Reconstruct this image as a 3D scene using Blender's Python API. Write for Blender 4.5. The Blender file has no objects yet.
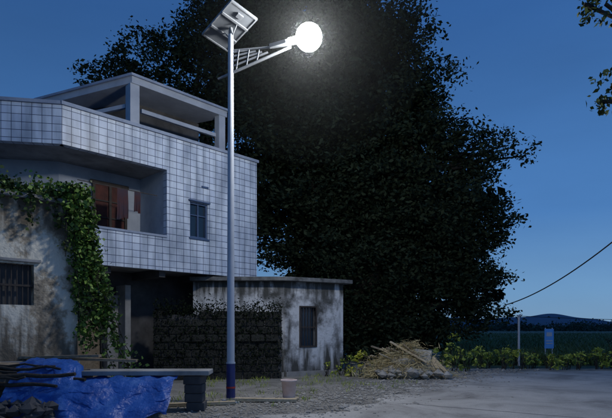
import bpy, math, random
import numpy as np
from mathutils import Vector, Matrix, noise
random.seed(7); RNG=np.random.default_rng(7)
sc=bpy.context.scene
sc.view_settings.view_transform='Standard'
try: sc.view_settings.look='None'
except Exception: pass
sc.view_settings.exposure=0
COL=sc.collection

# ---------------------------------------------------------------- materials
def newmat(name):
    m=bpy.data.materials.new(name); m.use_nodes=True
    nt=m.node_tree; b=nt.nodes['Principled BSDF']
    return m,nt,b
def N(nt,t,**k):
    n=nt.nodes.new(t)
    for a,v in k.items(): setattr(n,a,v)
    return n
def ramp(nt,stops):
    r=N(nt,'ShaderNodeValToRGB'); e=r.color_ramp.elements
    e[0].position,e[0].color=stops[0][0],(*stops[0][1],1)
    e[1].position,e[1].color=stops[-1][0],(*stops[-1][1],1)
    for p,c in stops[1:-1]:
        q=e.new(p); q.color=(*c,1)
    return r
def noisemat(name,stops,scale=3,detail=8,rough=.85,bump=.3,bscale=None,coord='Object',metal=0,dist=.0,bdist=.02):
    m,nt,b=newmat(name)
    tc=N(nt,'ShaderNodeTexCoord'); no=N(nt,'ShaderNodeTexNoise')
    no.inputs['Scale'].default_value=scale; no.inputs['Detail'].default_value=detail; no.inputs['Roughness'].default_value=.65
    no.inputs['Distortion'].default_value=dist
    nt.links.new(tc.outputs[coord],no.inputs['Vector'])
    r=ramp(nt,stops); nt.links.new(no.outputs['Fac'],r.inputs['Fac'])
    nt.links.new(r.outputs['Color'],b.inputs['Base Color'])
    b.inputs['Roughness'].default_value=rough; b.inputs['Metallic'].default_value=metal
    if bump:
        n2=N(nt,'ShaderNodeTexNoise'); n2.inputs['Scale'].default_value=bscale or scale*6; n2.inputs['Detail'].default_value=8
        nt.links.new(tc.outputs[coord],n2.inputs['Vector'])
        bp=N(nt,'ShaderNodeBump'); bp.inputs['Strength'].default_value=bump; bp.inputs['Distance'].default_value=bdist
        nt.links.new(n2.outputs['Fac'],bp.inputs['Height']); nt.links.new(bp.outputs['Normal'],b.inputs['Normal'])
    return m
def leafmat(name,c1,c2,rough=.55,spec=.3):
    m,nt,b=newmat(name)
    g=N(nt,'ShaderNodeNewGeometry'); r=ramp(nt,[(0,c1),(1,c2)])
    nt.links.new(g.outputs['Random Per Island'],r.inputs['Fac'])
    nt.links.new(r.outputs['Color'],b.inputs['Base Color'])
    b.inputs['Roughness'].default_value=rough
    b.inputs['Specular IOR Level'].default_value=spec
    return m
def groundmat(name,cols,patch,fine,bump,lo=.45):
    m,nt,b=newmat(name); tc=N(nt,'ShaderNodeTexCoord')
    n1=N(nt,'ShaderNodeTexNoise'); n1.inputs['Scale'].default_value=patch; n1.inputs['Detail'].default_value=12; n1.inputs['Roughness'].default_value=.7; n1.inputs['Distortion'].default_value=.6
    n2=N(nt,'ShaderNodeTexNoise'); n2.inputs['Scale'].default_value=fine; n2.inputs['Detail'].default_value=10; n2.inputs['Roughness'].default_value=.8
    vo=N(nt,'ShaderNodeTexVoronoi'); vo.inputs['Scale'].default_value=fine*1.5
    for q in(n1,n2,vo): nt.links.new(tc.outputs['Object'],q.inputs['Vector'])
    r1=ramp(nt,cols); nt.links.new(n1.outputs['Fac'],r1.inputs['Fac'])
    r2=ramp(nt,[(.35,(lo,lo,lo)),(.6,(1.15,1.15,1.15))]); nt.links.new(n2.outputs['Fac'],r2.inputs['Fac'])
    mx=N(nt,'ShaderNodeMix',data_type='RGBA',blend_type='MULTIPLY'); mx.inputs[0].default_value=1
    nt.links.new(r1.outputs['Color'],mx.inputs[6]); nt.links.new(r2.outputs['Color'],mx.inputs[7])
    nt.links.new(mx.outputs[2],b.inputs['Base Color']); b.inputs['Roughness'].default_value=.9
    ad=N(nt,'ShaderNodeMath',operation='SUBTRACT'); nt.links.new(n2.outputs['Fac'],ad.inputs[0]); nt.links.new(vo.outputs['Distance'],ad.inputs[1])
    ad2=N(nt,'ShaderNodeMath',operation='MULTIPLY_ADD'); ad2.inputs[1].default_value=2.5; nt.links.new(n1.outputs['Fac'],ad2.inputs[0]); nt.links.new(ad.outputs[0],ad2.inputs[2])
    bp=N(nt,'ShaderNodeBump'); bp.inputs['Strength'].default_value=bump; bp.inputs['Distance'].default_value=.04
    nt.links.new(ad2.outputs[0],bp.inputs['Height']); nt.links.new(bp.outputs['Normal'],b.inputs['Normal'])
    return m
def tilemat(name):
    m,nt,b=newmat(name)
    uv=N(nt,'ShaderNodeUVMap'); uv.uv_map='UVMap'
    br=N(nt,'ShaderNodeTexBrick'); br.offset=0; br.squash=1
    br.inputs['Scale'].default_value=1; br.inputs['Brick Width'].default_value=.24; br.inputs['Row Height'].default_value=.20
    br.inputs['Mortar Size'].default_value=.009; br.inputs['Mortar Smooth'].default_value=.3
    br.inputs['Color1'].default_value=(.47,.54,.67,1); br.inputs['Color2'].default_value=(.60,.67,.78,1)
    br.inputs['Mortar'].default_value=(.045,.065,.14,1)
    nt.links.new(uv.outputs['UV'],br.inputs['Vector'])
    no=N(nt,'ShaderNodeTexNoise'); no.inputs['Scale'].default_value=1.3; no.inputs['Detail'].default_value=8
    mp=N(nt,'ShaderNodeMapping'); mp.inputs['Scale'].default_value=(2.6,.45,1)
    nt.links.new(uv.outputs['UV'],mp.inputs['Vector']); nt.links.new(mp.outputs['Vector'],no.inputs['Vector'])
    r=ramp(nt,[(.32,(.5,.52,.55)),(.6,(1,1,1))]); nt.links.new(no.outputs['Fac'],r.inputs['Fac'])
    mx=N(nt,'ShaderNodeMix',data_type='RGBA',blend_type='MULTIPLY'); mx.inputs[0].default_value=1
    nt.links.new(br.outputs['Color'],mx.inputs[6]); nt.links.new(r.outputs['Color'],mx.inputs[7])
    nt.links.new(mx.outputs[2],b.inputs['Base Color'])
    b.inputs['Roughness'].default_value=.4
    bp=N(nt,'ShaderNodeBump'); bp.inputs['Strength'].default_value=.5; bp.inputs['Distance'].default_value=.01; bp.invert=True
    nt.links.new(br.outputs['Fac'],bp.inputs['Height']); nt.links.new(bp.outputs['Normal'],b.inputs['Normal'])
    return m
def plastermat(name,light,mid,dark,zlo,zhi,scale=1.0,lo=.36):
    m,nt,b=newmat(name)
    tc=N(nt,'ShaderNodeTexCoord')
    n1=N(nt,'ShaderNodeTexNoise'); n1.inputs['Scale'].default_value=1.6*scale; n1.inputs['Detail'].default_value=10; n1.inputs['Roughness'].default_value=.68
    nt.links.new(tc.outputs['Object'],n1.inputs['Vector'])
    r1=ramp(nt,[(lo,dark),(lo+.09,mid),(lo+.16,light),(1,light)]); nt.links.new(n1.outputs['Fac'],r1.inputs['Fac'])
    mp=N(nt,'ShaderNodeMapping'); mp.inputs['Scale'].default_value=(5,5,.7)
    nt.links.new(tc.outputs['Object'],mp.inputs['Vector'])
    n2=N(nt,'ShaderNodeTexNoise'); n2.inputs['Scale'].default_value=1; n2.inputs['Detail'].default_value=8
    nt.links.new(mp.outputs['Vector'],n2.inputs['Vector'])
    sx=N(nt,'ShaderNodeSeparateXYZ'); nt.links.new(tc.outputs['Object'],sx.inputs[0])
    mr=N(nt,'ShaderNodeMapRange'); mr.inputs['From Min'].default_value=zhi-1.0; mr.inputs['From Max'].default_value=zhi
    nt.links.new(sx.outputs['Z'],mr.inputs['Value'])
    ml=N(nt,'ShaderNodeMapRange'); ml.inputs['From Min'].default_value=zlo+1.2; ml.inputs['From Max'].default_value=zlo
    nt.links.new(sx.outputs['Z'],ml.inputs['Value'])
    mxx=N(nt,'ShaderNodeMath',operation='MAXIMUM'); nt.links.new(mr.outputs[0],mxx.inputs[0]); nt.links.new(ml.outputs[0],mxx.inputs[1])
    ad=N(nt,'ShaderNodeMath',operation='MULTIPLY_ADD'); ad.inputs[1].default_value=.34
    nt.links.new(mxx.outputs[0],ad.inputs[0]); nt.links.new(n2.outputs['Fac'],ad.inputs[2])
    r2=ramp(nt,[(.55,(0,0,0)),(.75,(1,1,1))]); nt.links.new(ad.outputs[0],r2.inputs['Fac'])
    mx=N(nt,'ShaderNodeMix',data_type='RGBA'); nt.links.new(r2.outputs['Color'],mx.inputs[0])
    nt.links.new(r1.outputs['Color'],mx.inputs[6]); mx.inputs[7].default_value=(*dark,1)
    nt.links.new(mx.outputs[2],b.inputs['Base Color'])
    b.inputs['Roughness'].default_value=.92
    n3=N(nt,'ShaderNodeTexNoise'); n3.inputs['Scale'].default_value=14; n3.inputs['Detail'].default_value=8
    nt.links.new(tc.outputs['Object'],n3.inputs['Vector'])
    sm=N(nt,'ShaderNodeMath'); nt.links.new(n3.outputs['Fac'],sm.inputs[0]); nt.links.new(n1.outputs['Fac'],sm.inputs[1])
    bp=N(nt,'ShaderNodeBump'); bp.inputs['Strength'].default_value=.6; bp.inputs['Distance'].default_value=.04
    nt.links.new(sm.outputs[0],bp.inputs['Height']); nt.links.new(bp.outputs['Normal'],b.inputs['Normal'])
    return m
def emat(name,col,s):
    m=bpy.data.materials.new(name); m.use_nodes=True; nt=m.node_tree; nt.nodes.clear()
    e=N(nt,'ShaderNodeEmission'); e.inputs[0].default_value=(*col,1); e.inputs[1].default_value=s
    o=N(nt,'ShaderNodeOutputMaterial'); nt.links.new(e.outputs[0],o.inputs[0]); return m

M_tile=tilemat('white_tile')
M_trim=noisemat('blue_grey_coping',[(.3,(.18,.22,.31)),(.7,(.31,.36,.46))],2)
M_conc=noisemat('weathered_concrete',[(.25,(.12,.12,.12)),(.5,(.26,.26,.26)),(.75,(.38,.38,.375))],1.5)
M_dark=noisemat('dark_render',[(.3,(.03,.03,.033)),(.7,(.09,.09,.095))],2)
M_inner=noisemat('painted_inner_wall',[(.3,(.26,.29,.35)),(.7,(.42,.46,.53))],1)
M_glass,_nt,_b=newmat('window_glass'); _b.inputs['Base Color'].default_value=(.012,.025,.045,1); _b.inputs['Roughness'].default_value=.12
M_frame=noisemat('window_frame_blue',[(.3,(.03,.06,.13)),(.7,(.06,.1,.2))],5,bump=0,rough=.5)
M_door=noisemat('red_brown_door',[(.3,(.04,.013,.011)),(.7,(.10,.03,.022))],4)
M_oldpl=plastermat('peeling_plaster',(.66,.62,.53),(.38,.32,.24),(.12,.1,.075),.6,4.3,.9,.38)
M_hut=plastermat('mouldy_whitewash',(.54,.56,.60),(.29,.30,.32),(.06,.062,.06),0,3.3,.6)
M_moss=noisemat('black_mossy_blocks',[(.35,(.008,.009,.008)),(.6,(.022,.024,.02)),(.8,(.045,.05,.04))],4,bump=.8,bdist=.06)
M_wood=noisemat('grey_timber',[(.3,(.14,.105,.07)),(.7,(.34,.27,.19))],6,dist=2)
M_woodl=noisemat('pale_timber',[(.3,(.40,.31,.19)),(.7,(.62,.52,.37))],6,dist=2)
M_bark=noisemat('bark',[(.3,(.015,.012,.01)),(.7,(.05,.04,.03))],4,bump=.8)
M_iron=noisemat('rusty_iron',[(.3,(.015,.013,.012)),(.7,(.05,.035,.028))],8,rough=.7)
M_steel=noisemat('pale_powder_coat',[(.3,(.34,.38,.45)),(.7,(.44,.48,.56))],2,bump=0,rough=.5)
M_arm=noisemat('grey_galvanised',[(.3,(.13,.145,.17)),(.7,(.2,.215,.24))],6,bump=0,rough=.55)
M_navy=noisemat('navy_paint',[(.3,(.008,.016,.1)),(.7,(.018,.03,.16))],5,bump=0,rough=.4)
M_red=noisemat('red_band',[(.3,(.3,.02,.015)),(.7,(.4,.04,.03))],5,bump=0,rough=.5)
M_leaf=leafmat('dark_leaf',(.010,.017,.009),(.046,.062,.034),.75,.08)
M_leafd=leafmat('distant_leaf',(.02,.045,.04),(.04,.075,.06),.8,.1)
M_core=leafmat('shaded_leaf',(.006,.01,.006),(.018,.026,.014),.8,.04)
M_vine=leafmat('vine_leaf',(.03,.08,.012),(.17,.27,.05))
M_vdark=leafmat('old_vine_leaf',(.02,.04,.012),(.07,.1,.025))
M_weed=leafmat('weed_leaf',(.12,.2,.03),(.48,.52,.09))
M_yel=leafmat('yellow_shrub_leaf',(.3,.34,.04),(.62,.58,.08))
M_straw=leafmat('straw_blades',(.32,.25,.12),(.70,.58,.32))
M_grass=leafmat('field_leaf',(.03,.07,.03),(.08,.14,.055))
M_stone=noisemat('rubble_stone',[(.3,(.17,.16,.145)),(.7,(.46,.44,.40))],3)
M_tarp=noisemat('blue_tarpaulin',[(.3,(.01,.05,.24)),(.55,(.02,.1,.40)),(.8,(.1,.22,.52))],2.5,rough=.42,bump=.9,bscale=7,bdist=.05)
M_sack=noisemat('woven_sack',[(.3,(.32,.30,.26)),(.7,(.55,.51,.45))],5,bump=.6)

# ---------------------------------------------------------------- mesh helpers
def link(o,parent=None):
    COL.objects.link(o)
    if parent is not None: o.parent=parent
    return o
def empty(name,loc=(0,0,0)):
    e=bpy.data.objects.new(name,None); e.location=loc; e.empty_display_size=.3; COL.objects.link(e); return e
class MB:
    def __init__(s): s.v=[]; s.f=[]; s.uv=[]; s.smooth=[]
    def add(s,vs,fs,uvs=None,smooth=False):
        o=len(s.v); s.v+= [tuple(v) for v in vs]
        for i,f in enumerate(fs):
            s.f.append([o+j for j in f]); s.smooth.append(smooth)
            s.uv.append(uvs[i] if uvs else [(vs[j][0]+vs[j][1],vs[j][2]) for j in f])
    def make(s,name,mat,parent=None,bevel=0):
        me=bpy.data.meshes.new(name); me.from_pydata(s.v,[],s.f)
        ul=me.uv_layers.new(name='UVMap'); k=0
        for fu in s.uv:
            for c in fu: ul.data[k].uv=c; k+=1
        me.polygons.foreach_set('use_smooth',s.smooth)
        me.materials.append(mat); me.validate(); me.update()
        o=bpy.data.objects.new(name,me); link(o,parent)
        if bevel:
            b=o.modifiers.new('bev','BEVEL'); b.width=bevel; b.segments=2; b.limit_method='ANGLE'
        return o
class Frame:
    """wall frame: u along the wall, v inward, z up"""
    def __init__(s,o,d):
        L=math.hypot(*d); s.o=o; s.d=(d[0]/L,d[1]/L); s.n=(-s.d[1],s.d[0])
    def p(s,u,v,z): return (s.o[0]+s.d[0]*u+s.n[0]*v, s.o[1]+s.d[1]*u+s.n[1]*v, z)
    def box(s,mb,u0,u1,v0,v1,z0,z1):
        c=[(u0,v0,z0),(u1,v0,z0),(u1,v1,z0),(u0,v1,z0),(u0,v0,z1),(u1,v0,z1),(u1,v1,z1),(u0,v1,z1)]
        fs=[(0,1,5,4),(1,2,6,5),(2,3,7,6),(3,0,4,7),(4,5,6,7),(3,2,1,0)]
        uvs=[]
        for i,f in enumerate(fs):
            if i in(0,2): uvs.append([(c[j][0],c[j][2]) for j in f])
            elif i in(1,3): uvs.append([(c[j][1],c[j][2]) for j in f])
            else: uvs.append([(c[j][0],c[j][1]) for j in f])
        mb.add([s.p(*q) for q in c],fs,uvs)
def prism(mb,pts,z0,z1):
    n=len(pts); vs=[(x,y,z0) for x,y in pts]+[(x,y,z1) for x,y in pts]
    fs=[(i,(i+1)%n,n+(i+1)%n,n+i) for i in range(n)]+[tuple(range(n,2*n)),tuple(range(n-1,-1,-1))]
    L=[0]
    for i in range(n): L.append(L[-1]+math.dist(pts[i],pts[(i+1)%n]))
    uvs=[[(L[i],z0),(L[i+1],z0),(L[i+1],z1),(L[i],z1)] for i in range(n)]+[[pts[i] for i in range(n)],[pts[i] for i in range(n-1,-1,-1)]]
    mb.add(vs,fs,uvs)
def tube(mb,pts,rads,seg=8,caps=True):
    pts=[Vector(p) for p in pts]; vs=[]; fs=[]
    up=None
    for i,p in enumerate(pts):
        t=(pts[min(i+1,len(pts)-1)]-pts[max(i-1,0)]).normalized()
        if up is None: up=t.orthogonal().normalized()
        a=(up-t*up.dot(t)).normalized(); up=a; b=t.cross(a)
        for k in range(seg):
            an=2*math.pi*k/seg; vs.append(p+(a*math.cos(an)+b*math.sin(an))*rads[i])
    for i in range(len(pts)-1):
        for k in range(seg):
            fs.append((i*seg+k,i*seg+(k+1)%seg,(i+1)*seg+(k+1)%seg,(i+1)*seg+k))
    mb.add(vs,fs,smooth=True)
    if caps:
        mb.add(vs[:seg],[tuple(range(seg-1,-1,-1))]); mb.add(vs[-seg:],[tuple(range(seg))])
def obox(mb,c,size,rot=(0,0,0)):
    R=(Matrix.Rotation(rot[2],3,'Z')@Matrix.Rotation(rot[1],3,'Y')@Matrix.Rotation(rot[0],3,'X'))
    vs=[]
    for z in(-.5,.5):
        for x,y in((-.5,-.5),(.5,-.5),(.5,.5),(-.5,.5)):
            vs.append(Vector(c)+R@Vector((x*size[0],y*size[1],z*size[2])))
    mb.add(vs,[(0,1,5,4),(1,2,6,5),(2,3,7,6),(3,0,4,7),(4,5,6,7),(3,2,1,0)])
def leaves(name,C,size,mat,parent=None,aspect=.45,updown=None,jit=.4,flat=None):
    n=len(C); rng=RNG
    d=rng.normal(size=(n,3)); d/=np.linalg.norm(d,axis=1)[:,None]
    if updown is not None: d[:,2]=d[:,2]*.5+updown; d/=np.linalg.norm(d,axis=1)[:,None]
    if flat is not None: d[:,2]*=flat; d/=np.linalg.norm(d,axis=1)[:,None]
    e=rng.normal(size=(n,3)); s=np.cross(d,e); s/=np.linalg.norm(s,axis=1)[:,None]
    nn=np.cross(d,s)
    L=size*(1+jit*rng.uniform(-1,1,n)); W=L*aspect
    L=L[:,None];W=W[:,None]
    v=np.empty((n,4,3))
    v[:,0]=C-d*L*.5; v[:,1]=C+s*W*.5-d*L*.05+nn*W*.12; v[:,2]=C+d*L*.5; v[:,3]=C-s*W*.5-d*L*.05+nn*W*.12
    me=bpy.data.meshes.new(name); me.vertices.add(4*n); me.vertices.foreach_set('co',v.reshape(-1))
    me.loops.add(4*n); me.loops.foreach_set('vertex_index',np.arange(4*n,dtype=np.int32))
    me.polygons.add(n); me.polygons.foreach_set('loop_start',np.arange(0,4*n,4,dtype=np.int32))
    me.polygons.foreach_set('loop_total',np.full(n,4,dtype=np.int32))
    me.materials.append(mat); me.update(calc_edges=True)
    o=bpy.data.objects.new(name,me); return link(o,parent)
def crown(blobs,dens,clump=(.45,1.0),per=60,ydepth=.8,flat=.34):
    out=[];cc=[]
    for x,y,z,r in blobs:
        k=max(4,int(dens*r*r))
        d=RNG.normal(size=(k,3)); d/=np.linalg.norm(d,axis=1)[:,None]
        rad=r*RNG.uniform(.2,1.08,k)**.6
        c=np.array([x,y,z])+d*rad[:,None]*np.array([1,ydepth,1])
        cr=RNG.uniform(clump[0],clump[1],k)*min(1,.45+r*.2)
        for q,s in zip(c,cr):
            m=int(per*s*s/ (clump[1]**2)*RNG.uniform(.7,1.4))+6
            out.append(q+RNG.normal(size=(m,3))*s*np.array([.5,.5,flat]))
        cc.append(c)
    return np.vstack(out),np.vstack(cc)

# ---------------------------------------------------------------- world / light
w=bpy.data.worlds.new('World'); sc.world=w; w.use_nodes=True; nt=w.node_tree; nt.nodes.clear()
sky=N(nt,'ShaderNodeTexSky'); sky.sky_type='NISHITA'; sky.sun_disc=False
sky.sun_elevation=math.radians(1.0); sky.sun_rotation=math.radians(120)
tc=N(nt,'ShaderNodeTexCoord'); sx=N(nt,'ShaderNodeSeparateXYZ'); nt.links.new(tc.outputs['Generated'],sx.inputs[0])
g=ramp(nt,[(0,(.17,.29,.44)),(.06,(.135,.28,.48)),(.2,(.065,.19,.45)),(.5,(.03,.105,.30)),(1,(.015,.06,.2))])
nt.links.new(sx.outputs['Z'],g.inputs['Fac'])
mr=N(nt,'ShaderNodeMapRange'); mr.inputs['From Min'].default_value=-.6; mr.inputs['From Max'].default_value=.6
mr.inputs['To Min'].default_value=.85; mr.inputs['To Max'].default_value=1.12
nt.links.new(sx.outputs['X'],mr.inputs['Value'])
cn=N(nt,'ShaderNodeTexNoise'); cn.inputs['Scale'].default_value=2.2; cn.inputs['Detail'].default_value=6
cm=N(nt,'ShaderNodeMapping'); cm.inputs['Scale'].default_value=(1,1,3.5); nt.links.new(tc.outputs['Generated'],cm.inputs['Vector']); nt.links.new(cm.outputs['Vector'],cn.inputs['Vector'])
c2=N(nt,'ShaderNodeMapRange'); c2.inputs['From Min'].default_value=.3; c2.inputs['From Max'].default_value=.7; c2.inputs['To Min'].default_value=.93; c2.inputs['To Max'].default_value=1.08
nt.links.new(cn.outputs['Fac'],c2.inputs['Value'])
mm=N(nt,'ShaderNodeMath',operation='MULTIPLY'); nt.links.new(mr.outputs[0],mm.inputs[0]); nt.links.new(c2.outputs[0],mm.inputs[1])
vm=N(nt,'ShaderNodeVectorMath',operation='SCALE'); nt.links.new(g.outputs['Color'],vm.inputs[0]); nt.links.new(mm.outputs[0],vm.inputs['Scale'])
b1=N(nt,'ShaderNodeBackground'); nt.links.new(vm.outputs[0],b1.inputs[0]); b1.inputs[1].default_value=1
b2=N(nt,'ShaderNodeBackground'); nt.links.new(sky.outputs[0],b2.inputs[0]); b2.inputs[1].default_value=.004
ad=N(nt,'ShaderNodeAddShader'); nt.links.new(b1.outputs[0],ad.inputs[0]); nt.links.new(b2.outputs[0],ad.inputs[1])
o=N(nt,'ShaderNodeOutputWorld'); nt.links.new(ad.outputs[0],o.inputs[0])
sl=bpy.data.lights.new('dusk_sun','SUN'); sl.energy=.04; sl.angle=math.radians(20); sl.color=(.7,.8,1)
so=bpy.data.objects.new('dusk_sun',sl); so.rotation_euler=(math.radians(75),0,math.radians(20)); COL.objects.link(so)

# ---------------------------------------------------------------- camera
cd=bpy.data.cameras.new('camera'); cam=bpy.data.objects.new('camera',cd); COL.objects.link(cam)
cam.location=(0,0,1.6); cam.rotation_euler=(math.radians(90),0,0)
cd.sensor_width=36; cd.lens=30.6; cd.shift_y=.194; cd.clip_start=.1; cd.clip_end=5000; sc.camera=cam

# ---------------------------------------------------------------- ground
def sheet(name,pts,z,mat):
    mb=MB(); mb.add([(x,y,z) for x,y in pts],[tuple(range(len(pts)))]); return mb.make(name,mat)
M_field=noisemat('field_green',[(.3,(.025,.055,.035)),(.6,(.045,.09,.05)),(.8,(.075,.13,.06))],.12,bump=0)
M_dirt=groundmat('gravel_dirt',[(.32,(.19,.175,.15)),(.5,(.36,.34,.30)),(.68,(.52,.49,.44))],1.1,26,.8,.55)
M_road=groundmat('worn_concrete_road',[(.36,(.27,.255,.235)),(.5,(.45,.435,.405)),(.63,(.56,.54,.505))],.5,48,.25,.6)
sheet('ground',[(-1500,-60),(1500,-60),(1500,2500),(-1500,2500)],0,M_field)
sheet('gravel_ground',[(-30,-20),(45,-20),(45,19.8),(12,20.4),(6,20.5),(5,27),(-20,27),(-30,20)],.004,M_dirt)
rd=[(-9,-10),(-3.6,6),(-.9,8.6),(1.1,10.9),(2.3,12.6),(3.7,14.8),(4.9,16.6),(6.0,17.8),(8,18.6),(12,19.1),(20,19.3),(45,18.5),(45,9),(20,8.5),(11,7),(7,2),(6,-10)]
rr=[]
for i in range(len(rd)):
    a=rd[i];b=rd[(i+1)%len(rd)]; k=max(1,int(math.dist(a,b)/.1)) if i in range(1,11) else 1
    for j in range(k):
        t=j/k; px=a[0]+(b[0]-a[0])*t; py=a[1]+(b[1]-a[1])*t
        jx=(noise.noise((px*1.3,py*1.3,0))*.6+noise.noise((px*5,py*5,2))*.25+noise.noise((px*14,py*14,2))*.08) if k>1 else 0
        rr.append((px+jx,py-jx*.5))
mb=MB(); n=len(rr); mb.add([(x,y,.02) for x,y in rr]+[(x,y,0) for x,y in rr],[tuple(range(n))]+[(i,n+i,n+(i+1)%n,(i+1)%n) for i in range(n)]); mb.make('road',M_road)
RJ=MB()
for (a,b) in (((4.3,14.6),(11,10.4)),((2.0,10.9),(8.5,6.8)),((7.4,18.0),(14.5,13.2)),((12,18.9),(7,11.6)),((7,11.6),(2,3))):
    q=[];m=60
    for i in range(m+1):
        t=i/m; x=a[0]+(b[0]-a[0])*t; y=a[1]+(b[1]-a[1])*t; q.append((x+noise.noise((y*2,x,4))*.05,y+noise.noise((x*3,y,0))*.06))
    vs=[(x-.005,y-.008,.024) for x,y in q]+[(x+.005,y+.008,.024) for x,y in q]
    RJ.add(vs,[(i,i+1,m+2+i,m+1+i) for i in range(m)])
RJ.make('road_joints',M_dark)
mb=MB()
def stone(mb,c,r,flat=.6):
    vs=[];R=Matrix.Rotation(random.uniform(0,6.3),3,'Z')
    base=[(0,0,1),(.95,0,.2),(.3,.9,.15),(-.8,.55,.2),(-.75,-.6,.1),(.35,-.9,.2),(.5,.5,-.6),(-.6,0,-.6),(.3,-.6,-.6)]
    for p in base:
        q=R@Vector([a*random.uniform(.75,1.2) for a in p]); vs.append((c[0]+q.x*r,c[1]+q.y*r,c[2]+q.z*r*flat))
    mb.add(vs,[(0,1,2),(0,2,3),(0,3,4),(0,4,5),(0,5,1),(1,6,2),(2,6,3),(3,6,7),(3,7,4),(4,7,8),(4,8,5),(5,8,1),(1,8,6),(6,8,7)])
for i in range(7000):
    t=random.random(); y=8+t**.8*12; xe=-1.4+(y-8)*.75
    off=random.gauss(-.8,1.1)
    if off>.9 and random.random()<.7: continue
    r=random.choice([.008,.012,.018,.025,.035]) if random.random()<.98 else .07
    stone(mb,(xe+off,y,.012 if off<.0 else .024),r)
mb.make('gravel',M_stone)

mb=MB()
def ridge(y,zf,x0,x1,n,thick=60):
    vs=[];fs=[]
    for i in range(n+1):
        x=x0+(x1-x0)*i/n; z=zf(x); vs+= [(x,y,-1),(x,y,z),(x,y+thick,-1)]
    for i in range(n): a=i*3; fs+= [(a,a+3,a+4,a+1),(a+1,a+4,a+5,a+2)]
    mb.add(vs,fs,smooth=True)
ridge(1400,lambda x:26+8*math.sin(x*.009+2.4)+5*math.sin(x*.021)+2*math.sin(x*.05),-1500,1500,300,300)
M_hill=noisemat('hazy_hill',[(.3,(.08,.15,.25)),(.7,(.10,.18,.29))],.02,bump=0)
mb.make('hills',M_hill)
cs=[]
for i in range(520):
    x=random.uniform(-60,360); y=random.uniform(230,340)
    h=random.uniform(1.4,4.6)*(1+.3*math.sin(x*.08)); cs.append(np.array([x,y,h*.5])+RNG.normal(size=(60,3))*np.array([2.4,1.5,h*.3]))
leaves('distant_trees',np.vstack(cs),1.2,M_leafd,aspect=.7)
n=26000; yy=22+RNG.random(n)**1.7*110; xx=yy*RNG.uniform(.26,.8,n)
leaves('field_crop',np.stack([xx,yy,RNG.uniform(.05,.4,n)],1),.45,M_grass,aspect=.16,updown=1.2)

# ---------------------------------------------------------------- two storey tiled house
H=empty('tiled_house')
A=(-6.24,13.3); F=Frame(A,(.695,.72)); G=Frame((A[0]-.985*6,A[1]-.171*6),(.985,.171))
zb,zt=3.3,7.3
mb=MB()
F.box(mb,0,3.025,0,.2,zb,4.28); F.box(mb,0,3.025,0,.2,6.3,zt); F.box(mb,3.025,3.825,0,.2,zb,zt)
F.box(mb,3.825,4.49,0,.2,zb,4.4); F.box(mb,3.825,4.49,0,.2,5.5,zt); F.box(mb,4.49,6.53,0,.2,zb,zt)
F.box(mb,6.33,6.53,.2,8,zb,zt)
G.box(mb,0,6,0,.2,zb,4.28); G.box(mb,0,6,0,.2,6.3,zt)
mb.make('tiled_walls',M_tile,H)
mb=MB()
F.box(mb,-.03,6.58,-.06,.27,zt,zt+.09); G.box(mb,-.1,5.98,-.055,.265,zt,zt+.085)
F.box(mb,0,3.02,-.03,.24,4.28,4.34); G.box(mb,0,5.98,-.03,.24,4.281,4.338)
mb.make('coping',M_trim,H)
out=[G.p(0,.2,0)[:2],F.p(.05,.25,0)[:2],F.p(6.33,.2,0)[:2],F.p(6.33,8,0)[:2],F.p(0,9,0)[:2],G.p(0,6,0)[:2]]
mb=MB(); prism(mb,out,6.32,6.5); prism(mb,out,3.36,3.5); mb.make('floor_slabs',M_conc,H)
mb=MB()
F.box(mb,.52,3.2,1.6,1.75,3.5,6.32); G.box(mb,0,5.47,1.6,1.75,3.5,6.32); F.box(mb,3.025,3.18,.2,1.6,3.5,6.32)
mb.make('balcony_walls',M_inner,H)
mb=MB(); F.box(mb,1.5,2.5,1.55,1.6,3.5,5.9); mb.make('balcony_door',M_door,H)
mb=MB()
for u in(1.5,2.0,2.5): F.box(mb,u-.04,u+.04,1.5,1.55,3.5,5.95)
F.box(mb,1.4,2.6,1.51,1.56,5.9,6.0)
for z in(4.3,4.9,5.4): F.box(mb,1.54,1.96,1.52,1.56,z,z+.04); F.box(mb,2.04,2.46,1.52,1.56,z,z+.04)
mb.make('balcony_door_frame',M_iron,H)
def cloth(mb,u0,u1,v,z0,z1,seed):
    nu,nz=14,12; vs=[];fs=[]
    for j in range(nz+1):
        for i in range(nu+1):
            s=i/nu;t=j/nz; u=u0+(u1-u0)*(s+(.08*math.sin(seed+t*2)*(t)))
            vs.append(F.p(u,v+.035*math.sin(s*15+seed)*t,z1+(z0-z1)*t*(1+.05*math.sin(s*5+seed))))
    for j in range(nz):
        for i in range(nu): a=j*(nu+1)+i; fs.append((a,a+1,a+nu+2,a+nu+1))
    mb.add(vs,fs,smooth=True)
mb=MB(); cloth(mb,1.72,2.05,.5,4.75,5.6,1); cloth(mb,2.25,2.45,.5,5.0,5.6,3); mb.make('laundry',noisemat('cloth',[(.3,(.08,.02,.016)),(.7,(.03,.03,.05))],3),H)
mb=MB(); F.box(mb,.6,3.0,.505,.52,5.6,5.62); mb.make('laundry_rail',M_iron,H)
mb=MB(); F.box(mb,3.825,4.49,.12,.14,4.4,5.5); mb.make('window_glass',M_glass,H)
mb=MB()
F.box(mb,3.825,3.875,.05,.12,4.4,5.5); F.box(mb,4.44,4.49,.05,.12,4.4,5.5); F.box(mb,3.875,4.44,.05,.12,5.45,5.5); F.box(mb,3.875,4.44,.05,.12,4.4,4.45); F.box(mb,4.14,4.18,.06,.12,4.45,5.45)
F.box(mb,3.875,4.14,.07,.12,5.1,5.13); F.box(mb,4.18,4.44,.07,.12,5.1,5.13)
mb.make('window_frame',M_frame,H)
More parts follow.
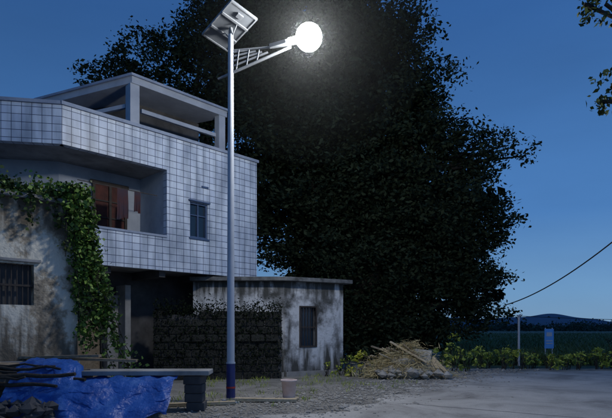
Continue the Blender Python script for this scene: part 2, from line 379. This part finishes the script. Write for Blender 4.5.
mb=MB(); F.box(mb,3.79,4.53,-.04,.0,4.35,4.4); F.box(mb,3.77,4.55,-.07,.0,5.52,5.56); F.box(mb,4.25,4.5,-.03,0,6.0,6.06); mb.make('window_sill',M_frame,H)
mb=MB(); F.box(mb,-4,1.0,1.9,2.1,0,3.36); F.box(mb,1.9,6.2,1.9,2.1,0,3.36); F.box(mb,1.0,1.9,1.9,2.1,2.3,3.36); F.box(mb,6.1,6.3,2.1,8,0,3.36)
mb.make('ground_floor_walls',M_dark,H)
mb=MB(); F.box(mb,1.0,1.9,2.0,2.06,0,2.3); mb.make('ground_floor_door',M_wood,H)
mb=MB(); F.box(mb,1.95,2.3,1.6,1.89,0,2.6); F.box(mb,2.32,2.5,1.2,1.8,0,2.9); F.box(mb,.85,.99,1.8,1.89,0,2.5); mb.make('door_pier',M_conc,H)
mb=MB(); F.box(mb,.1,.4,.05,.35,0,3.36); F.box(mb,5.9,6.2,.15,.45,0,3.36); mb.make('columns',M_conc,H)
mb=MB() 
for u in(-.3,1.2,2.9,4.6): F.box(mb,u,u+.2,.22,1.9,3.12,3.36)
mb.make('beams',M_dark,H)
C=(-5.25,15.7);R_=(-2.78,18.3);L_=(-8.97,17.4); B_=(-6.5,20.0)
P=Frame(C,(.695,.72))
mb=MB(); prism(mb,[L_,C,R_,B_],9.0,9.2); mb.make('roof_canopy',M_inner,H)
def inset(p,c,t=.12): return (p[0]+(c[0]-p[0])*t,p[1]+(c[1]-p[1])*t)
cc=(-5.8,17.8)
mb=MB(); prism(mb,[inset(p,cc,-.04) for p in (L_,C,R_,B_)],9.2,9.27); mb.make('canopy_edge',M_trim,H)
mb=MB()
for (p,s) in ((inset(C,cc,.1),.15),(inset(R_,cc,.08),.13),(inset(L_,cc,.06),.13),(inset(B_,cc,.1),.13)):
    K=Frame(p,(.695,.72)); K.box(mb,-s,s,-s,s,6.5,9.0)
mb.make('canopy_columns',M_inner,H)
mb=MB(); P.box(mb,.4,3.2,.15,.25,8.25,8.37); P.box(mb,.4,3.2,.12,.27,6.5,7.75)
c0=inset(C,cc,.1); l0=inset(L_,cc,.06); K=Frame(l0,(c0[0]-l0[0],c0[1]-l0[1])); LL=math.dist(c0,l0)
K.box(mb,.2,LL-.25,-.05,.05,8.35,8.47); K.box(mb,.2,LL-.25,-.05,.05,6.5,7.6)
mb.make('canopy_rails',M_inner,H)
mb=MB(); prism(mb,[(-7.4,17.6),(-5.6,17.2),(-3.9,18.9),(-6.2,19.7)],6.5,9.0); mb.make('stair_room',M_dark,H)

# ---------------------------------------------------------------- small outbuilding
U=empty('plaster_outbuilding')
p1,p2,p3=(-3.69,17.0),(-.687,17.0),(1.29,18.1)
W1=Frame(p1,(1,0)); W2=Frame(p2,(p3[0]-p2[0],p3[1]-p2[1])); L2=math.dist(p2,p3)
mb=MB()
W1.box(mb,0,3.0,0,.2,0,3.12)
a,b,z0,z1=.58,1.16,1.0,2.28
W2.box(mb,0,a,0,.2,0,3.12); W2.box(mb,a,b,0,.2,0,z0); W2.box(mb,a,b,0,.2,z1,3.12); W2.box(mb,b,L2,0,.2,0,3.12)
p4=W2.p(L2,3,0)[:2]; W3=Frame(p3,(p4[0]-p3[0],p4[1]-p3[1])); W3.box(mb,.2,3,0,.2,0,3.12)
mb.make('plaster_walls',M_hut,U)
roof=[(-3.75,16.75),(-.62,16.73),(1.62,17.98),(.2,20.9),(-3.75,20.6)]
mb=MB(); prism(mb,roof,3.12,3.25); mb.make('roof_slab',noisemat('mouldy_slab',[(.35,(.04,.043,.045)),(.7,(.2,.21,.22))],3),U,bevel=.015)
mb=MB(); W2.box(mb,a,b,.13,.15,z0,z1); mb.make('window_void',M_glass,U)
mb=MB()
for i in range(5): W2.box(mb,a+.06+i*.11,a+.08+i*.11,.04,.06,z0,z1)
W2.box(mb,a,b,.03,.065,1.6,1.64)
W2.box(mb,a-.05,a,-.02,.1,z0-.05,z1+.05); W2.box(mb,b,b+.05,-.02,.1,z0-.05,z1+.05); W2.box(mb,a,b,-.02,.1,z1,z1+.05); W2.box(mb,a,b,-.03,.1,z0-.05,z0)
mb.make('window_bars',M_iron,U)
mb=MB(); W2.box(mb,.0,L2,-.12,0,0,.16); W1.box(mb,0,2.98,-.1,0,0,.15); mb.make('plinth',M_conc,U)

V=empty('mossy_block_wall'); mb=MB()
W=Frame((-4.6,15.7),(3.85,.7)); random.seed(3)
for row in range(9):
    z=row*.235; off=(row%2)*.22
    u=-off
    while u<3.9:
        u0=max(u,0);u1=min(u+.43,3.9)
        if u1-u0>.08 and not(row==8 and random.random()<.3):
            dv=random.uniform(0,.05)+(.06 if row==5 else 0)
            W.box(mb,u0,u1-.02,-dv,.3,z,z+.215+(.03 if row==8 else 0)*random.random())
        u+=.45
mb.make('blocks',M_moss,V,bevel=.02)
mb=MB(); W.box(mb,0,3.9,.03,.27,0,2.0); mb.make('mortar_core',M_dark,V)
c=np.array([W.p(random.uniform(0,3.9),random.uniform(-.12,.2),max(.05,random.choice([2.1,2.05,1.5,1.3,.9,.5])+random.gauss(0,.18))) for i in range(8000)])
leaves('creeper',c,.09,M_core,V)

# ---------------------------------------------------------------- old plastered house on the left
O=empty('old_plaster_house')
D=Frame((-5.88,10.0),(1.05,1.0))
mb=MB(); zt2=4.15
D.box(mb,-4,-.55,0,.25,0,zt2); D.box(mb,-.55,.6,0,.25,0,2.05); D.box(mb,-.55,.6,0,.25,2.86,zt2); D.box(mb,.6,1.45,0,.25,0,zt2)
D.box(mb,1.2,1.45,.25,2.2,0,zt2); D.box(mb,-4,1.2,2,2.2,0,zt2)
mb.make('plaster_walls',M_oldpl,O)
mb=MB(); D.box(mb,-4.1,1.5,-.12,2.3,zt2,zt2+.1); D.box(mb,-.7,.72,-.06,0,2.9,2.96); D.box(mb,-4,1.45,-.14,0,.55,.95); mb.make('ledges',M_conc,O,bevel=.01)
mb=MB(); D.box(mb,-.55,.6,.18,.2,2.05,2.86); mb.make('window_void',M_dark,O)
mb=MB()
for i in range(11): D.box(mb,-.5+i*.1,-.48+i*.1,.06,.08,2.05,2.86)
D.box(mb,-.55,.6,.05,.09,2.42,2.46); mb.make('window_bars',M_iron,O)
VN=empty('climbing_vine'); pts=[]; ptd=[]
for i in range(260):
    u=random.uniform(-3.5,1.45); c=D.p(u,random.uniform(-.15,1.2),zt2+.08+random.random()*.28)
    (ptd if random.random()<.6 else pts).append(np.array(c)+RNG.normal(size=(34,3))*[.14,.14,.10])
mbv=MB()
for i in range(38):
    u=random.uniform(1.2,1.6); v=random.uniform(-.28,.1); ln=random.uniform(1.6,4.4); x=u; path=[]
    drift=random.uniform(.1,.75)
    for k in range(int(ln/.14)):
        z=zt2+.3-k*.14
        if z<.25: break
        c=D.p(x,v-.04*math.sin(k*.5),z); x+=drift*.035*(1+k*.06)+random.uniform(-.035,.035); path.append(c)
        if random.random()<.85:
            (pts if random.random()<.75 else ptd).append(np.array(c)+RNG.normal(size=(random.randint(7,17),3))*[.075,.06,.08])
    tube(mbv,path,[.008]*len(path),4)
for i in range(18):
    u=random.uniform(-3,1.1); path=[]; x=u
    for k in range(random.randint(2,7)):
        c=D.p(x,-.16,zt2+.1-k*.1); x+=random.uniform(-.05,.05); path.append(c); ptd.append(np.array(c)+RNG.normal(size=(8,3))*[.07,.05,.06])
    tube(mbv,path,[.006]*len(path),4)
mbv.make('stems',M_bark,VN)
leaves('leaves',np.vstack(pts),.085,M_vine,VN,aspect=.85,updown=-.5)
leaves('old_leaves',np.vstack(ptd),.085,M_vdark,VN,aspect=.8,updown=-.4)

# ---------------------------------------------------------------- bench slab, tarp, timber
BN=empty('slab_bench')
mb=MB(); obox(mb,(-3.3,10.1,.74),(2.9,.55,.09),(0,.0,.03)); mb.make('slab',M_conc,BN,bevel=.012)
mb=MB()
for x in(-2.15,-4.4):
    for k in range(4): obox(mb,(x+random.uniform(-.03,.03),10.12,.09+k*.17),(.34,.42,.165),(0,0,random.uniform(-.1,.1)))
mb.make('block_legs',M_dark,BN,bevel=.015)
TP=MB(); nu,nv=160,90; vs=[];fs=[]
for j in range(nv+1):
    t=j/nv
    for i in range(nu+1):
        s=i/nu; x=-5.3+2.85*s
        top=.98-.28*s+.1*math.sin(s*7)
        fall=max(0,(t-.3)/.7)
        y=10.0-1.05*t-.25*math.sin(s*3.0)*t
        ripple=.07*math.sin(s*26+t*3+4*noise.noise((s*4,t*3,0)))*min(1,t*1.5)
        z=top*(1-fall**1.25*(.97-.25*max(0,s-.75)*2)) - .1*t*(1-fall)
        z=min(z, .68-.04*t) if (s>.38 ) else z
        nz=noise.noise((s*7,t*6,3.1))*.12
        cr=abs(noise.noise((s*9+t*4,t*7-s*3,5)))*.16+abs(noise.noise((s*22,t*18,9)))*.05
        vs.append((x+.15*t*(s-.5)+nz*.3,y-ripple*.6+nz-cr*.8,max(.03+.01*math.sin(i*j),z+nz*.8-cr*.5)))
for j in range(nv):
    for i in range(nu):
        a=j*(nu+1)+i; fs.append((a,a+1,a+nu+2,a+nu+1))
TP.add(vs,fs,smooth=True); TP.make('blue_tarpaulin',M_tarp)
LG=empty('log_pile'); mb=MB()
for i in range(20):
    x=-6.2+random.uniform(-.3,.6); y=9.6+random.uniform(-.5,.6); z=.12+random.random()*.8; L=random.uniform(1.0,2.1); an=random.uniform(-.4,.6)
    r=random.uniform(.02,.055); q=[]
    for k in range(7): q.append((x+L*k/6*math.cos(an),y+L*k/6*math.sin(an)+random.uniform(-.03,.03),z+random.uniform(-.03,.04)))
    tube(mb,q,[r*(1-.06*k) for k in range(7)],8)
mb.make('logs',M_bark,LG)
mb=MB(); obox(mb,(-4.5,10.35,.98),(2.2,.16,.05),(0,.04,.12)); obox(mb,(-4.9,10.2,1.03),(1.8,.12,.05),(0,-.03,-.1)); obox(mb,(-5.2,9.7,.9),(1.6,.2,.04),(.2,.05,.3)); mb.make('boards',M_wood,LG)
RB=empty('rubble_heap'); mb=MB()
for i in range(60):
    stone(mb,(random.uniform(-5.6,-4.2),random.uniform(8.3,9.2),random.uniform(.02,.3)),random.uniform(.06,.17),.8)
mb.make('stones',M_dark,RB)
mb=MB(); obox(mb,(-.95,11.15,.06),(1.5,.16,.06),(0,.01,-.05)); obox(mb,(-.6,11.33,.045),(.9,.12,.04),(0,0,.2)); mb.make('wooden_plank',M_woodl)
mb=MB(); obox(mb,(-2.3,10.6,.05),(1.7,.14,.06),(0,0,.25)); mb.make('wooden_plank',M_woodl)

# ---------------------------------------------------------------- bucket
def lathe(mb,prof,c,seg=28):
    vs=[];fs=[]
    for r,z in prof:
        for k in range(seg):
            a=2*math.pi*k/seg; vs.append((c[0]+r*math.cos(a),c[1]+r*math.sin(a),c[2]+z))
    for i in range(len(prof)-1):
        for k in range(seg): fs.append((i*seg+k,i*seg+(k+1)%seg,(i+1)*seg+(k+1)%seg,(i+1)*seg+k))
    mb.add(vs,fs,smooth=True)
BK=empty('plastic_bucket',(-.38,11.55,.008)); mb=MB()
lathe(mb,[(0,.004),(.125,.0),(.13,.02),(.165,.40),(.185,.41),(.185,.44),(.17,.445),(.16,.43),(.125,.05),(0,.04)],(0,0,0)); mb.make('pail',noisemat('pink_plastic',[(.3,(.6,.43,.38)),(.7,(.76,.64,.6))],4,bump=.1),BK)
mb=MB(); lathe(mb,[(0,.39),(.1,.385),(.153,.37)],(0,0,0)); mb.make('soil',M_dark,BK)

# ---------------------------------------------------------------- solar street lamp
S=empty('solar_street_lamp',(-1.62,11.2,0)) 
mb=MB(); tube(mb,[(0,0,.02),(0,0,.84)],[.098,.094],24); mb.make('base_sleeve',M_navy,S)
mb=MB(); tube(mb,[(0,0,.84),(0,0,7.9)],[.084,.058],24); mb.make('pole',M_steel,S)
mb=MB(); tube(mb,[(0,0,.83),(0,0,.86)],[.1,.1],24); obox(mb,(0,0,.015),(.4,.4,.03)); mb.make('flange',M_steel,S,bevel=.004)
mb=MB(); tube(mb,[(0,0,.3),(0,0,.34)],[.1005,.1005],24,False); mb.make('red_band',M_red,S)
# arm: straight lower tube, straight upper tube, decorative slats between
mb=MB()
al=math.atan2(.56,1.3)
tube(mb,[(-.28,0,6.95),(0,0,7.07),(1.3,-.03,7.63)],[.022,.032,.03],12)
tube(mb,[(0,0,7.56),(.85,-.03,7.62)],[.024,.024],12)
for k in range(4):
    x1=.78-.14*k; obox(mb,(.05+x1/2,-.015,7.22+.085*k+.2*x1),(x1,.02,.035),(0,-.38+.08*k,0))
for t in (.12,.34,.56): tube(mb,[(t,-.02,7.07+.43*t),(t+.06,-.02,7.56+.06*t)],[.013,.013],8)
mb.make('arm',M_arm,S)
# flat angled LED head
mb=MB(); hd=Matrix.Translation((1.3,-.1,7.7))@Matrix.Rotation(math.radians(-12),4,'Y')@Matrix.Rotation(math.radians(14),4,'X')
def hbox(mb,c,s,taper=1.0):
    vs=[]
    for z in(-.5,.5):
        for x,y in((-.5,-.5),(.5,-.5),(.5,.5),(-.5,.5)):
            k=taper if x<0 else 1
            vs.append(hd@Vector((c[0]+x*s[0],c[1]+y*s[1]*k,c[2]+z*s[2])))
    mb.add(vs,[(0,1,5,4),(1,2,6,5),(2,3,7,6),(3,0,4,7),(4,5,6,7),(3,2,1,0)])
hbox(mb,(-.3,0,0),(.34,.3,.07),.4); hbox(mb,(.18,0,0),(.62,.32,.06))
for k in range(7): hbox(mb,(.18,-.12+.04*k,.045),(.5,.008,.03))
mb.make('lamp_housing',M_arm,S,bevel=.008)
mb=MB(); lathe(mb,[(.275*math.sin(math.pi*i/12),.275*-math.cos(math.pi*i/12)) for i in range(13)],(1.68,-.2,7.74),28)
mb.make('lamp_glare_globe',emat('led_light',(1.0,.985,.93),350),S)  # oversized luminous globe, added to imitate the glare around the LED head
xa=Vector((.69,-.667,.27)).normalized(); yb=Vector((.43,.4,-.112)); yb=(yb-xa*xa.dot(yb)).normalized(); zc=xa.cross(yb)
PN=Matrix.Translation((-.03,0,8.08))@Matrix(((xa.x,yb.x,zc.x,0),(xa.y,yb.y,zc.y,0),(xa.z,yb.z,zc.z,0),(0,0,0,1)))
def pbox(mb,c,s):
    vs=[]
    for z in(-.5,.5):
        for x,y in((-.5,-.5),(.5,-.5),(.5,.5),(-.5,.5)): vs.append(PN@Vector((c[0]+x*s[0],c[1]+y*s[1],c[2]+z*s[2])))
    mb.add(vs,[(0,1,5,4),(1,2,6,5),(2,3,7,6),(3,0,4,7),(4,5,6,7),(3,2,1,0)])
mb=MB(); pbox(mb,(0,0,0),(1.02,.62,.02)); mb.make('panel_backsheet',noisemat('backsheet',[(.3,(.10,.115,.14)),(.7,(.14,.155,.18))],3,bump=0,rough=.7),S)
mb=MB(); pbox(mb,(0,0,.014),(1.0,.6,.006)); mb.make('solar_cells',M_glass,S)
mb=MB()
for c,s in (((0,-.325,0),(1.08,.03,.06)),((0,.325,0),(1.08,.03,.06)),((.525,0,0),(.03,.62,.06)),((-.525,0,0),(.03,.62,.06)),((.2,0,-.035),(.04,.66,.04)),((-.2,0,-.035),(.04,.66,.04)),((.36,0,-.03),(.1,.14,.04))): pbox(mb,c,s)
mb.make('panel_frame',M_arm,S)
mb=MB(); tube(mb,[(0,0,7.85),(0,0,7.95),(0,0,8.05)],[.05,.05,.04],12); tube(mb,[(-.14,.1,8.0),(0,0,7.8)],[.015,.015],8); tube(mb,[(.14,-.1,8.06),(0,0,7.8)],[.015,.015],8); mb.make('panel_bracket',M_arm,S)
mz=bpy.data.materials.new('lamp_halo_volume'); mz.use_nodes=True; nt=mz.node_tree; nt.nodes.clear()  # scatter sphere added around the lamp only, to imitate its soft halo
vsn=N(nt,'ShaderNodeVolumeScatter'); vsn.inputs['Density'].default_value=.0026; vsn.inputs['Anisotropy'].default_value=.7; vsn.inputs['Color'].default_value=(.85,.92,1,1)
oo=N(nt,'ShaderNodeOutputMaterial'); nt.links.new(vsn.outputs[0],oo.inputs['Volume'])
mb=MB(); lathe(mb,[(2.6*math.sin(math.pi*i/24),2.6*-math.cos(math.pi*i/24)) for i in range(25)],(1.68,-.2,7.72),48); mb.make('lamp_halo_volume',mz,S)

# ---------------------------------------------------------------- big trees
def limbs(mb,base,targets,r0):
    for t in targets:
        b=Vector(base)+Vector((random.uniform(-.5,.5),random.uniform(-.5,.5),0)); t=Vector(t)
        pts=[];rr=[]
        for i in range(9):
            s=i/8; q=b.lerp(t,s); q.z=b.z+(t.z-b.z)*(s**.8)
            q+=Vector((random.uniform(-.2,.2),random.uniform(-.2,.2),0))*(1 if 0<i<8 else 0)
            pts.append(q); rr.append(r0*(1-s)**.8+.03)
        tube(mb,pts,rr,8)
T=empty('big_tree')
bl=[(-.3,26,15,4.6),(3.0,26,12.8,4.6),(4.7,26,8.4,4.6),(1.2,26,7,5),(-.3,25.5,10,4),(6.7,26,5.6,3.0),(6.0,26,3.0,2.9),(2.2,26,2.6,3),(-2.8,27,15,3.4),
    (4.1,26,16.3,2.2),(5.2,26,15.6,1.3),(6.7,26,11.2,1.6),(8.9,26,10.9,.95),(10.1,26,10.7,.8),(11.0,26,10.2,.5),(8.5,26,7.8,1.6),(9.1,26,6.0,1.3),(8.7,26,3.1,1.5),(9.5,26,2.2,.9),(.7,26,18.2,4.4),(2.9,25,1.6,2.2),(5.4,25,1.4,2.0),
    (5.8,26,12.8,1.6),(7.8,26,9.5,1.5),(2,26,5,4),(5,26,6,3.5),(7.4,26,7.3,2.4),(7.6,26,4.4,2.0),(9.4,26,9.6,.7),(10,26,7.2,.6),(9.9,26,4.2,.6)]
C1,K1=crown(bl,6.5,clump=(.5,1.15),per=190,flat=.3)
C1=C1[C1[:,2]>.15]
leaves('foliage',C1,.21,M_leaf,T,aspect=.5,updown=-.25)
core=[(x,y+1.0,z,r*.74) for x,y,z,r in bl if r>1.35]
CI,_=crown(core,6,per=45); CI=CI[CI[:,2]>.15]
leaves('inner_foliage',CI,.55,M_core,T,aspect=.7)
mb=MB(); random.seed(5)
tube(mb,[(3,26,-.2),(3.1,26,1.2),(2.8,26,3),(2.4,26,6)],[1.1,.75,.6,.4],14)
limbs(mb,(3,26,2),[b[:3] for b in bl if b[3]>1.0],.3); limbs(mb,(6.5,26,9.5),[(8.9,26,10.9),(10.1,26,10.7),(11,26,10.2),(9.4,26,9.6)],.07)
mb.make('trunk',M_bark,T)
T2=empty('big_tree',(0,0,0))
bl2=[(-5.2,28,15.3,2.8),(-8.2,28,15.6,1.9),(-10.2,28,15.4,1.3),(-11.4,28,14.9,.9),(-6.0,28,17.4,1.8),(-4,28,12,3),(-8,28,13.0,2.2),(-3.6,28,18,2.4)]
C2,K2=crown(bl2,9,per=180,flat=.3); leaves('foliage',C2,.22,M_leaf,T2,aspect=.5,updown=-.25)
mb=MB(); tube(mb,[(-5,28,-.2),(-5,28,4),(-5.3,28,9)],[.6,.45,.3],12); limbs(mb,(-5.2,28,8),[b[:3] for b in bl2],.2); mb.make('trunk',M_bark,T2)
T3=empty('roadside_tree'); bl3=[(4.95,8.6,6.95,.38),(4.6,8.6,6.95,.26),(4.98,8.5,5.55,.24),(5.0,8.5,5.3,.26),(4.8,8.5,5.3,.14),(5.9,8.5,7.4,.7),(6.4,8.3,6.4,.8),(7,8,7.6,1),(5.5,8.5,5.6,.35),(7.6,8,6.6,1)]
C3,K3=crown(bl3,100,clump=(.12,.3),per=42); leaves('foliage',C3,.10,M_vdark,T3,aspect=.5)
mb=MB(); tube(mb,[(8.2,8,-.1),(8,8,2),(8,8,4.2),(7.6,8,6.2)],[.3,.24,.2,.14],12); limbs(mb,(7.9,8,4.6),[b[:3] for b in bl3],.01); mb.make('trunk',M_bark,T3)

# ---------------------------------------------------------------- shrubs and weeds
def shrub(name,blobs,mat,size,per=40,asp=.45,dens=30,up=.3):
    E=empty(name); c,k=crown(blobs,dens,clump=(.12,.3),per=per); c=c[c[:,2]>.02]; leaves('leaves',c,size,mat,E,aspect=asp,updown=up)
    mb=MB() 
    for x,y,z,r in blobs:
        for i in range(6):
            tube(mb,[(x+random.uniform(-.1,.1),y,0),(x+random.uniform(-r,r)*.7,y+random.uniform(-r,r)*.4,z+r*.5)],[.012,.005],5)
    mb.make('stems',M_bark,E)
shrub('yellow_shrub',[(1.5,17.0,.3,.34),(2.0,16.9,.42,.4),(2.4,17.0,.35,.34),(1.8,16.9,.65,.22)],M_yel,.12,per=90)
shrub('roadside_shrub',[(4.7,18.1,.45,.5),(5.3,18.6,.7,.68),(5.9,19.0,.55,.55),(4.2,18.2,.4,.45)],M_weed,.12,per=80)
shrub('roadside_shrub',[(.7,17.1,.2,.25),(1.2,17.4,.3,.3),(1.4,17.9,.5,.3)],M_weed,.11,per=60)
wb=[]
for i in range(54):
    x=6.7+i*.26; wb.append((x,19.9+random.uniform(-.3,.8),.22+random.random()*.36*(1+.4*math.sin(x*1.7)),random.uniform(.25,.5)))
shrub('roadside_weeds',wb,M_weed,.15,asp=.32,up=.5,per=72)
c=[]
for i in range(1500):
    y=random.uniform(10.5,20); x=-3+random.random()*8
    if x>-.9+(y-9)*.72 or noise.noise((x*.8,y*.8,0))<-.02: continue
    c.append(np.array([x,y,.05])+RNG.normal(size=(9,3))*[.07,.07,.025])
leaves('grass_tufts',np.vstack(c)[:2800],.11,M_weed,aspect=.12,updown=1.5)
shrub('dark_bush',[(12.4,20.8,.8,.8),(13.3,21,1.4,.9),(14.2,21,1.5,1.1)],M_leafd,.14)

# ---------------------------------------------------------------- heap of straw, boards and sacks by the tree
LP=empty('rubbish_heap'); mb=MB(); mb2=MB()
random.seed(11)
for i in range(12):
    x=3.1+random.uniform(-.6,.5); y=16.9+random.uniform(-.3,.4); L=random.uniform(.7,1.4)
    obox(mb if i%2 else mb2,(x,y,.4+random.random()*.45),(L,.10,.03),(random.uniform(-.5,.5),random.uniform(.1,.7),random.uniform(-.8,.6)))
for i in range(3): obox(mb2,(4.0+i*.14,16.5-i*.05,.36),(.10,.03,1.15-.1*i),(-.5,-.55-i*.12,-.3))
mb.make('old_boards',M_wood,LP); mb2.make('pale_boards',M_woodl,LP)
mb=MB(); obox(mb,(3.7,16.6,.5),(.55,.04,.85),(-.35,.12,-.15)); mb.make('pale_panel',M_sack,LP,bevel=.01)
mb=MB()
for i in range(50): stone(mb,(random.uniform(2.2,4.4),random.uniform(15.9,16.8),random.uniform(.03,.25)),random.uniform(.06,.2),.7)
mb.make('rubble',M_stone,LP)
mb=MB()
for (x,y,z,r) in ((2.75,16.5,.2,.3),(3.3,16.35,.18,.28),(3.1,16.7,.5,.28)):
    vs=[];fs=[];n1,n2=18,12
    for j in range(n2+1):
        for i in range(n1):
            a=2*math.pi*i/n1; ph=math.pi*j/n2; q=Vector((math.sin(ph)*math.cos(a),math.sin(ph)*math.sin(a),math.cos(ph)))
            k=1+.35*noise.noise(q*2.2+Vector((x*3,y,z))); vs.append((x+q.x*r*1.5*k,y+q.y*r*k,z+q.z*r*.65*k))
    for j in range(n2):
        for i in range(n1): fs.append((j*n1+i,(j+1)*n1+i,(j+1)*n1+(i+1)%n1,j*n1+(i+1)%n1))
    mb.add(vs,fs,smooth=True)
mb.make('sacks',M_sack,LP)
cs=[]
for (x,y,z,s,k) in ((3.2,16.8,.65,.38,1500),(2.7,16.6,.4,.38,1400),(3.6,16.7,.45,.3,700),(3.35,16.9,1.0,.18,500),(2.3,16.4,.15,.32,800),(4.2,16.4,.1,.35,500),(3.1,16.3,.25,.35,700)):
    cs.append(np.array([x,y,z])+RNG.normal(size=(k,3))*[s,s*.5,s*.42])
cs=np.vstack(cs); cs=cs[cs[:,2]>.02]; leaves('straw',cs,.24,M_straw,LP,aspect=.07,flat=.5)

# ---------------------------------------------------------------- posts, sign and wires
MP=empty('roadside_post',(9.0,22,0)); mb=MB(); tube(mb,[(0,0,0),(0,0,2.1)],[.05,.045],12); obox(mb,(0,0,2.12),(.14,.14,.05)); mb.make('post',M_steel,MP)
BS=empty('road_sign',(11.2,24,0)); mb=MB(); obox(mb,(0,-.03,1.1),(.42,.03,.9)); mb.make('sign_board',noisemat('blue_sign',[(.3,(.06,.27,.7)),(.7,(.12,.36,.8))],3,bump=0),BS)
mb=MB(); obox(mb,(0,-.05,1.3),(.25,.008,.18)); obox(mb,(0,-.05,1.0),(.3,.008,.05)); obox(mb,(0,-.05,.88),(.3,.008,.05)); mb.make('sign_lettering',M_steel,BS)
mb=MB(); tube(mb,[(-.16,0,0),(-.16,0,1.6)],[.025,.025],8); tube(mb,[(.16,0,0),(.16,0,1.6)],[.025,.025],8); mb.make('legs',M_steel,BS)
def wire(name,a,b,sag,r):
    mb=MB(); pts=[]
    for i in range(25):
        t=i/24; p=Vector(a).lerp(Vector(b),t); p.z-=sag*4*t*(1-t); pts.append(p)
    tube(mb,pts,[r]*25,6); return mb.make(name,M_iron)
wire('overhead_cable',(10.0,26,2.75),(10.2,14,5.6),.5,.024)
wire('overhead_cable',(24,58,2.9),(60,58,2.4),.3,.03)
